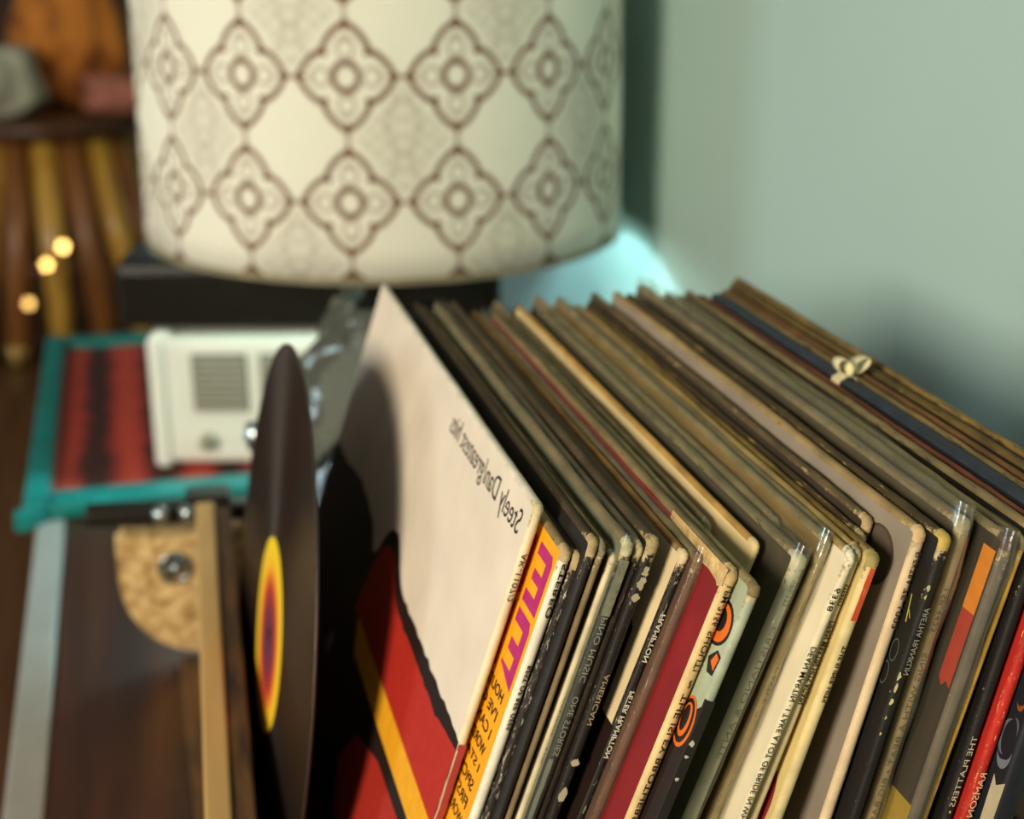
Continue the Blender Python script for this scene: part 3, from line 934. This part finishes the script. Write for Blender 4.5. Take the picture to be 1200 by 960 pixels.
s = make_sleeve(0.0965, 0.3957, 20.20, 0.3120, 0.0048, cov_m('3a3326'), spine_m('d6cfb4', None, var=0.06), top_m('7f7a5e', '3f3a2a', 0.56), mat('corner_white', 'cfc8aa', 0.7, 0.1, 150),
                'thick record sleeve in a shiny clear bag with a pale, faintly lettered spine')
spine_text(s, 'CRISTIANO & ANTE', 0.0260, 0.0770, 0.0021, '9a9078', 0.55)
spine_text(s, 'VPS-133', 0.0085, 0.0180, 0.0019, '9a9078', 0.6)
plastic(s, bag2, over=0.0022, top=0.004)
s = make_sleeve(0.1040, 0.4250, 19.6, 0.3110, 0.0030, cov_m('6a6148'), spine_m('857a58'), top_m('948a68', '544b34', 0.58), tan2, 'grey-brown record sleeve pushed back between two bagged spines')
s = make_sleeve(0.1114, 0.3983, 19.04, 0.3142, 0.0034, cov_m('8a6c38'), spine_m('b49c6c', '6d5c3c', 0.58), top_m('938962', '54492e', 0.58), mat('corner_grey', '9a9270', 0.8, 0.15, 180),
                'bagged record sleeve with a mottled tan spine left of the cream cover')
spine_text(s, 'CASTLE', 0.0480, 0.0620, 0.0017, '7a6a48', 0.6)
plastic(s, bag, top=0.003)
s = make_sleeve(0.1146, 0.3885, 19.26, 0.3132, 0.0028, cov_m('e0d5b6', None, var=0.04), spine_m('ddd2b0', None, var=0.05), top_m('b39a5c', '5f4d2a', 0.62), mat('corner_chip', 'd8cfb4', 0.8, 0.25, 240, fleck='7d6c44', famt=0.54, fscale=(650, 650, 650)),
                'cream record sleeve with a catalogue number and long title on its spine', nub=1.15)
spine_text(s, '6338', 0.0125, 0.0210, 0.0022, '3b3228', 0.15, 0.008)
spine_text(s, 'DEAN MARTIN · I TAKE A LOT OF PRIDE IN WHAT I AM', 0.0345, 0.1130, 0.0023, '3b3228', 0.2, 0.008)
s = make_sleeve(0.1265, 0.3910, 17.79, 0.3106, 0.0030, cov_m('b89f66'), spine_m('d8c798', None, var=0.08), top_m('c8ab6a', '7a6234', 0.66), mat('corner_dirty', 'b6a578', 0.85, 0.25, 260, fleck='4e4128', famt=0.55, fscale=(650, 650, 650)),
                'record sleeve with a narrow buff spine lettered in bold black', nub=1.15)
spine_text(s, 'STEREO', 0.0125, 0.0205, 0.0018, '2d261e', 0.5, 0.015)
spine_text(s, 'DEAN MARTIN HITS AGAIN', 0.0263, 0.0578, 0.0022, '2d261e', 0.5, 0.02)
s = make_sleeve(0.1386, 0.3869, 16.48, 0.3075, 0.0040, cov_m('cdb878', '8a7440', 0.66), spine_m('d9c58e', None, var=0.08), top_m('9a7b3c', '3c2e18', 0.56), mat('corner_olive', 'a8995c', 0.8, 0.2, 220),
                'yellowish record sleeve with a red-orange mark at the top of its spine')
spine_print(s, 'printed_red_mark', 0.0040, 0.0238, 0.25, 0.78, mat('red_orange_ink', 'd2512a', 0.6, 0.1, 120, fleck='d9b080', famt=0.62, fscale=(900, 900, 300)))
spine_text(s, 'THE SUPER HITS', 0.0330, 0.0545, 0.0021, '2d2417', 0.62, 0.015)
cover_print(s, 'printed_red_patch', blob((0.008, 0.098), 0.004, 0.012), ink('8a2530'))

# two ragged ones set back
s = make_sleeve(0.1474, 0.4040, 15.6, 0.3060, 0.0030, cov_m('2a2118'), spine_m('3c2f1e', 'a88c4c', 0.56), top_m('32281b', 'c0a055', 0.58), tan, 'ragged black and ochre record sleeve set back behind the yellowish one', nub=1.15)
s = make_sleeve(0.1566, 0.4080, 14.6, 0.3080, 0.0032, cov_m('3a3226'), spine_m('4a3c28', 'a88c4c', 0.58), top_m('4d4534', 'b39a64', 0.58), tan, 'frayed grey-brown record sleeve set back beside the taupe cover', nub=1.15)

s = make_sleeve(0.1665, 0.3845, 13.73, 0.3120, 0.0039, cov_m('8d8170', None, var=0.06), spine_m('d9c19a', None, var=0.06), top_m('a58f62', '57492e', 0.60), mat('corner_peach', 'd2b284', 0.8, 0.12, 200),
                'taupe record sleeve with a dark ring stain and a peach-cream spine', nub=1.1)
cover_print(s, 'ring_stain', blob((0.0190, 0.0170), 0.0115, 0.0105), ink('4a4034'))
cover_print(s, 'ring_stain', blob((0.0192, 0.0168), 0.0102, 0.0093), ink('574c3f'), 0.00016)
spine_text(s, 'ELEKTRA', 0.0073, 0.0191, 0.0020, '3a2e22', 0.6, 0.006)
spine_text(s, '7E-1002', 0.0204, 0.0354, 0.0020, '3a2e22', 0.6, 0.006)
s = make_sleeve(0.1741, 0.3768, 13.12, 0.3120, 0.0036, cov_m('191614', None), spine_m('1c1916', 'd6c692', 0.67), top_m('2a2417', 'c0a23c', 0.60), mat('corner_gold', 'c9aa58', 0.8, 0.15, 220, fleck='2a2218', famt=0.60, fscale=(650, 650, 650)),
                'black record sleeve with faint yellow scribbles and a gold worn corner')
spine_text(s, 'ARETHA FRANKLIN', 0.0250, 0.0495, 0.0020, '9c978a', 0.6)
for uvs in ([(0.0060, 0.0235), (0.0066, 0.0235), (0.0052, 0.0330), (0.0046, 0.0330)], [(0.0050, 0.0285), (0.0032, 0.0310), (0.0036, 0.0312), (0.0053, 0.0288)]):
    cover_print(s, 'printed_scribble', uvs, ink('a9a83c'))
for cc in ((0.0060, 0.0440), (0.0075, 0.0530)):
    ring_o, ring_i = blob(cc, 0.0022, 0.0042), blob(cc, 0.0018, 0.0037)
    cover_print(s, 'printed_scribble', ring_o, ink('4d5a4c'), 0.00012)
    cover_print(s, 'printed_scribble', ring_i, ink('191614'), 0.00018)
for v, sz in ((0.0180, 0.0011), (0.0215, 0.0007), (0.0505, 0.0013), (0.0548, 0.0016), (0.0600, 0.0012), (0.0660, 0.0006), (0.0720, 0.0007)):
    bm = bmesh.new()
    vs_ = [bm.verts.new((-s.t * 0.93 + sz * 0.55 * (0.5 + rng.random()) * math.cos(a), -0.0006, s.L - v + sz * (0.6 + 0.9 * rng.random()) * math.sin(a))) for a in [2 * math.pi * k / 9 for k in range(9)]]
    bm.faces.new(vs_)
    obj('chip', bm, ink('d8c890'), s.spine)
s = make_sleeve(0.1869, 0.3814, 12.46, 0.3135, 0.0052, cov_m('4a3e28'), spine_m('c3a877', None, var=0.10), top_m('8b8168', '4e4530', 0.56), mat('corner_soft', 'b3a684', 0.75, 0.12, 150),
                'thick record sleeve in a wrinkled clear bag with a tan lettered spine', nub=1.1)
spine_text(s, 'LSP-4423', 0.0239, 0.0396, 0.0021, '6d5c40', 0.55)
spine_text(s, 'SING WITH A BEAT • BIG BAND', 0.0475, 0.1180, 0.0022, '6d5c40', 0.55)
plastic(s, bag2, over=0.0022, top=0.006, amp=0.0014)

s = make_sleeve(0.1914, 0.3699, 13.37, 0.3126, 0.0041, cov_m('2a201a', None), spine_m('6b6054', None), top_m('8a8266', '4f4831', 0.58), mat('corner_redbrown', '54382a', 0.7, 0.15, 150),
                'black record sleeve with an orange and red stripe, in a glossy clear bag')
cover_print(s, 'printed_orange_stripe', [(0.0025, 0.0060), (0.0095, 0.0060), (0.0095, 0.0290), (0.0025, 0.0290)], ink('e0871a'))
cover_print(s, 'printed_red_stripe', [(0.0025, 0.0290), (0.0095, 0.0290), (0.0095, 0.0545), (0.0070, 0.0570), (0.0050, 0.0545), (0.0025, 0.0560)], ink('b03020'))
cover_print(s, 'printed_yellow_patch', [(0.001, 0.1000), (0.016, 0.1000), (0.016, 0.15), (0.001, 0.15)], ink('a98a2c'))
plastic(s, bag2, over=0.0030, top=0.003, amp=0.0012)
s = make_sleeve(0.1937, 0.3726, 14.14, 0.3117, 0.0019, cov_m('b08a2c'), spine_m('c79a34', '7d5c1c', 0.62), top_m('8f8454', '4a4026', 0.58), tan2, 'very thin mustard-edged record sleeve right of the orange-striped one', nub=1.0)
s = make_sleeve(0.2075, 0.3695, 12.40, 0.3124, 0.0036, cov_m('1a1715'), spine_m('1c1917', '4a4238', 0.70), top_m('857b5c', '4a4028', 0.56), tan2, 'black record sleeve with cream capitals low on its spine, left of the red spine')
spine_text(s, 'THE PLATTERS •', 0.0741, 0.1040, 0.0021, 'cfc4a0', 0.35)
s = make_sleeve(0.2117, 0.3665, 12.71, 0.3113, 0.0038, cov_m('b0241c', None, var=0.05), spine_m('b8281e', 'e3c07c', 0.58), top_m('7d3a26', '3a1c14', 0.60), tan2, 'bright red record sleeve with a flaking red and cream spine')
spine_text(s, 'RAMSON', 0.0859, 0.1030, 0.0024, 'e0c9a0', 0.5)
# thick navy album tied with a ribbon
s = make_sleeve(0.2235, 0.3577, 12.1, 0.3120, 0.0082, cov_m('171a20', None), spine_m('1c1f26'), mat('navy_cloth', '2b323c', 0.7, 0.12, 90, bump=0.3), mat('navy_cloth_worn', '39404a', 0.75, 0.15, 90),
                'thick navy blue record album tied with a cream ribbon', nub=1.0, wob=0.4)
def crescent(c, r, th_, a0, a1, n=16):
    o_ = [(c[0] + r * 0.6 * math.cos(a0 + (a1 - a0) * k / n), c[1] + r * math.sin(a0 + (a1 - a0) * k / n)) for k in range(n + 1)]
    i_ = [(c[0] + (r - th_ * math.sin(math.pi * k / n)) * 0.6 * math.cos(a0 + (a1 - a0) * k / n), c[1] + (r - th_ * math.sin(math.pi * k / n)) * math.sin(a0 + (a1 - a0) * k / n)) for k in range(1, n)]
    return o_ + i_[::-1]
for cc, rr, tt, a0, a1, colr in (((0.0050, 0.0600), 0.0035, 0.002, 0.3, 3.6, '8a4a1c'), ((0.0065, 0.0740), 0.0065, 0.0028, -1.6, 1.8, '5c636e'), ((0.0050, 0.0790), 0.0060, 0.0034, 0.2, 3.4, '6a717c'), ((0.0045, 0.0700), 0.0040, 0.0016, 2.6, 5.2, '4c525c')):
    cover_print(s, 'printed_curl', crescent(cc, rr, tt, a0, a1), ink(colr), 0.00014)
cover_print(s, 'printed_cream_patch', [(0.0, 0.088), (0.004, 0.091), (0.0065, 0.088), (0.006, 0.11), (0.0, 0.12)], ink('b5aa8c'), 0.00014)
navy = s
s = make_sleeve(0.2275, 0.3650, 11.9, 0.3120, 0.0030, cov_m('8a7c5a'), spine_m('b5a680'), top_m('7a6c46', '3a3020', 0.56), tan2, 'tan-topped record sleeve right of the navy album')
s = make_sleeve(0.2330, 0.3700, 11.9, 0.3115, 0.0036, cov_m('5a3c20'), spine_m('6a4a28'), top_m('6e4a28', '2c1c10', 0.58), tan2, 'brown-topped record sleeve, second right of the navy album')
s = make_sleeve(0.2400, 0.3780, 11.8, 0.3120, 0.0042, cov_m('3a301e'), spine_m('54462c'), top_m('54481f', '29220f', 0.56), tan2, 'olive-brown record sleeve, second nearest to the wall')
s = make_sleeve(0.2455, 0.3860, 11.7, 0.3125, 0.0034, cov_m('54462c'), spine_m('6a5a38'), top_m('7d6c3c', '3a2f18', 0.54), tan2, 'mottled brown record sleeve nearest to the pale wall')

# ribbon round the navy album
rb = empty('ribbon', navy.root.location, navy.root.rotation_euler, 'cream ribbon knotted over the top edge of the navy album', 'ribbon')
rib = mat('cream_ribbon', 'd9cfa4', 0.6, 0.08, 120)
uY, t_, L_ = 0.172, navy.t, navy.L
bm = bmesh.new()
wd = 0.0035
path = [(-t_ - 0.0009, L_ - 0.03), (-t_ - 0.0010, L_ - 0.001), (-t_ * 0.8, L_ + 0.0013), (-t_ * 0.5, L_ + 0.0018), (-t_ * 0.2, L_ + 0.0013), (0.0006, L_ - 0.001), (0.0006, L_ - 0.010)]
vv = [[bm.verts.new((px, uY + sx * wd, pz)) for sx in (-1, 1)] for px, pz in path]
for a, b in zip(vv, vv[1:]): bm.faces.new((a[0], a[1], b[1], b[0]))
band = obj('band', bm, rib, rb)
band.modifiers.new('thick', 'SOLIDIFY').thickness = 0.0003
def loop_mesh(sx, tilt):
    bm = bmesh.new()
    pts = []
    for k in range(17):
        a = math.pi * 2 * k / 16
        px = -t_ * 0.5 + sx * (0.0040 - 0.0040 * math.cos(a))
        pz = L_ + 0.0042 + 0.0032 * math.sin(a) + tilt * (0.0040 - 0.0040 * math.cos(a))
        pts.append((px, pz))
    rows_ = [[bm.verts.new((px, uY + s_ * 0.003 + 0.001 * sx, pz)) for s_ in (-1, 1)] for px, pz in pts]
    for a, b in zip(rows_, rows_[1:]): bm.faces.new((a[0], a[1], b[1], b[0]))
    return bm
for sx, tl in ((-1, 0.25), (1, 0.55)):
    o = obj('bow_loop', loop_mesh(sx, tl), rib, rb, smooth=True)
    o.modifiers.new('thick', 'SOLIDIFY').thickness = 0.0003
obj('knot', lathe(bmesh.new(), [(0.0, -0.0034), (0.0022, -0.003), (0.0030, 0.0), (0.0022, 0.003), (0.0, 0.0034)], 14, 'Y', -t_ * 0.5, uY, L_ + 0.0045, cap=False), rib, rb, smooth=True)

# crumpled clear bag behind the white sleeve
def crumple():
    bm = bmesh.new()
    nu, nv = 26, 30
    r2 = random.Random(3)
    ph = [r2.random() * 6 for _ in range(6)]
    g = []
    for j in range(nv + 1):
        row = []
        for i in range(nu + 1):
            u, v = i / nu, j / nv
            y = 0.20 * u
            z = 0.262 * v - 0.03 * v * u
            d = 0.012 * math.sin(9 * u + 5 * v + ph[0]) + 0.008 * math.sin(17 * u - 11 * v + ph[1]) + 0.004 * math.sin(31 * v + 13 * u + ph[2])
            row.append(bm.verts.new((z * 0.30 + d, y, z)))
        g.append(row)
    for j in range(nv):
        for i in range(nu):
            bm.faces.new((g[j][i], g[j][i + 1], g[j + 1][i + 1], g[j + 1][i]))
    return bm
cb = empty('plastic_bag', (0.060, 0.815, 0.0125), label='crumpled smoky clear plastic bag behind the white sleeve', cat='plastic bag')
def smoky():
    m = bpy.data.materials.new('smoky_plastic')
    m.use_nodes = True
    N, K = m.node_tree.nodes, m.node_tree.links
    b = N['Principled BSDF']
    b.inputs['Base Color'].default_value = lin('55584f')
    b.inputs['Roughness'].default_value = 0.14
    b.inputs['Alpha'].default_value = 0.72
    b.inputs['Specular IOR Level'].default_value = 0.8
    tc = N.new('ShaderNodeTexCoord')
    no = N.new('ShaderNodeTexNoise')
    no.inputs['Scale'].default_value = 45
    K.new(tc.outputs['Object'], no.inputs['Vector'])
    bp = N.new('ShaderNodeBump')
    bp.inputs['Strength'].default_value = 0.5
    bp.inputs['Distance'].default_value = 0.004
    K.new(no.outputs['Fac'], bp.inputs['Height'])
    K.new(bp.outputs['Normal'], b.inputs['Normal'])
    return m
o = obj('sheet', crumple(), smoky(), cb, smooth=True)
o.modifiers.new('thick', 'SOLIDIFY').thickness = 0.0004

# ------------------------------------------------------------------ far background: stool with soft things on it
st = empty('wooden_stool', (-0.20, 3.72, FLOOR_Z), label='golden wooden stool with fanned slats, far behind on the left', cat='stool')
gw = wood('golden_wood', 'a87226', 'e6b64e', 0.35, (40, 40, 4), coat=0.3)
bw = wood('brown_wood', '3a200e', '5c3616', 0.4, (30, 30, 5))
SHT = 0.575
obj('seat', lathe(bmesh.new(), [(0.0, SHT - 0.045), (0.22, SHT - 0.045), (0.235, SHT - 0.03), (0.235, SHT - 0.008), (0.225, SHT), (0.0, SHT)], 48, cap=False), bw, st, smooth=True)
for k in range(9):
    a = -math.pi * (0.02 + 0.96 * k / 8)
    p0 = (0.16 * math.cos(a), 0.16 * math.sin(a), SHT - 0.046)
    p1 = (0.285 * math.cos(a), 0.24 * math.sin(a), 0.012)
    obj('leg', tube(bmesh.new(), [p0, p1], [0.034, 0.026], 12), gw if k % 2 == 0 else wood('reddish_wood', '6b3d1c', 'a56a34', 0.4, (40, 40, 4)), st, smooth=True)
    obj('ferrule', lathe(bmesh.new(), [(0.027, 0.0), (0.030, 0.006), (0.030, 0.05), (0.027, 0.055)], 16, 'Z', p1[0], p1[1], 0.0), mat('brass', 'd8b468', 0.12, metal=1.0), st, smooth=True)
obj('ring', lathe(bmesh.new(), [(0.205, 0.215), (0.215, 0.215), (0.215, 0.24), (0.205, 0.24), (0.205, 0.215)], 48, cap=False), bw, st, smooth=True)

for wx, wy, wz in ((-0.215, 3.447, -0.293), (-0.175, 3.450, -0.253), (-0.264, 3.447, -0.382)):  # added brass discs, tilted to mirror the window light as blurred highlights
    nrm = Vector((-0.15, -0.96, 0.22)).normalized()
    d_ = obj('glint_disc', lathe(bmesh.new(), [(0.0, 0.003), (0.010, 0.003), (0.012, 0.0015), (0.012, 0.0), (0.005, 0.0), (0.005, -0.05), (0.0, -0.05)], 24, cap=False), mat('polished_brass', 'd9b46c', 0.24, 0.0, 10, metal=1.0), st)
    d_.location = (wx + 0.20, wy - 3.72, wz - FLOOR_Z)
    d_.rotation_euler = nrm.to_track_quat('Z', 'Y').to_euler()

def soft(name, loc, dims, m, label, cat, seed, amp=0.16):
    bm = bmesh.new()
    bmesh.ops.create_icosphere(bm, subdivisions=4, radius=1.0)
    r2 = random.Random(seed)
    ph = [r2.random() * 6 for _ in range(6)]
    for v in bm.verts:
        p = v.co.copy()
        k = 1 + amp * math.sin(3 * p.x + ph[0]) * math.sin(4 * p.z + ph[1]) + amp * 0.6 * math.sin(7 * p.y + 5 * p.x + ph[2])
        sg = lambda q: math.copysign(abs(q) ** 0.75, q)
        v.co = Vector((sg(p.x) * dims[0] * k, sg(p.y) * dims[1] * k, max(-1, sg(p.z)) * dims[2] * (k if p.z > 0 else 1)))
    o = obj(name, bm, m, None, smooth=True)
    o.location = loc
    return tag(o, label, cat)
top_z = FLOOR_Z + SHT
soft('cushion', (-0.31, 3.62, top_z + 0.085), (0.115, 0.09, 0.085), mat('grey_linen', 'bdb9a2', 0.9, 0.1, 12), 'grey-beige cushion lying on the far wooden stool', 'cushion', 4)
soft('blanket', (-0.13, 3.80, top_z + 0.17), (0.125, 0.10, 0.17), mat('rust_wool', 'c07630', 0.95, 0.25, 9, second='7a4018', samt=0.42), 'bundled rust-brown blanket on the far wooden stool', 'blanket', 8, 0.12)
soft('cloth', (-0.02, 3.63, top_z + 0.045), (0.085, 0.07, 0.045), mat('dusty_pink', 'b5705c', 0.9, 0.12, 12), 'small dusty-pink cloth at the right of the stool seat', 'cloth', 5)
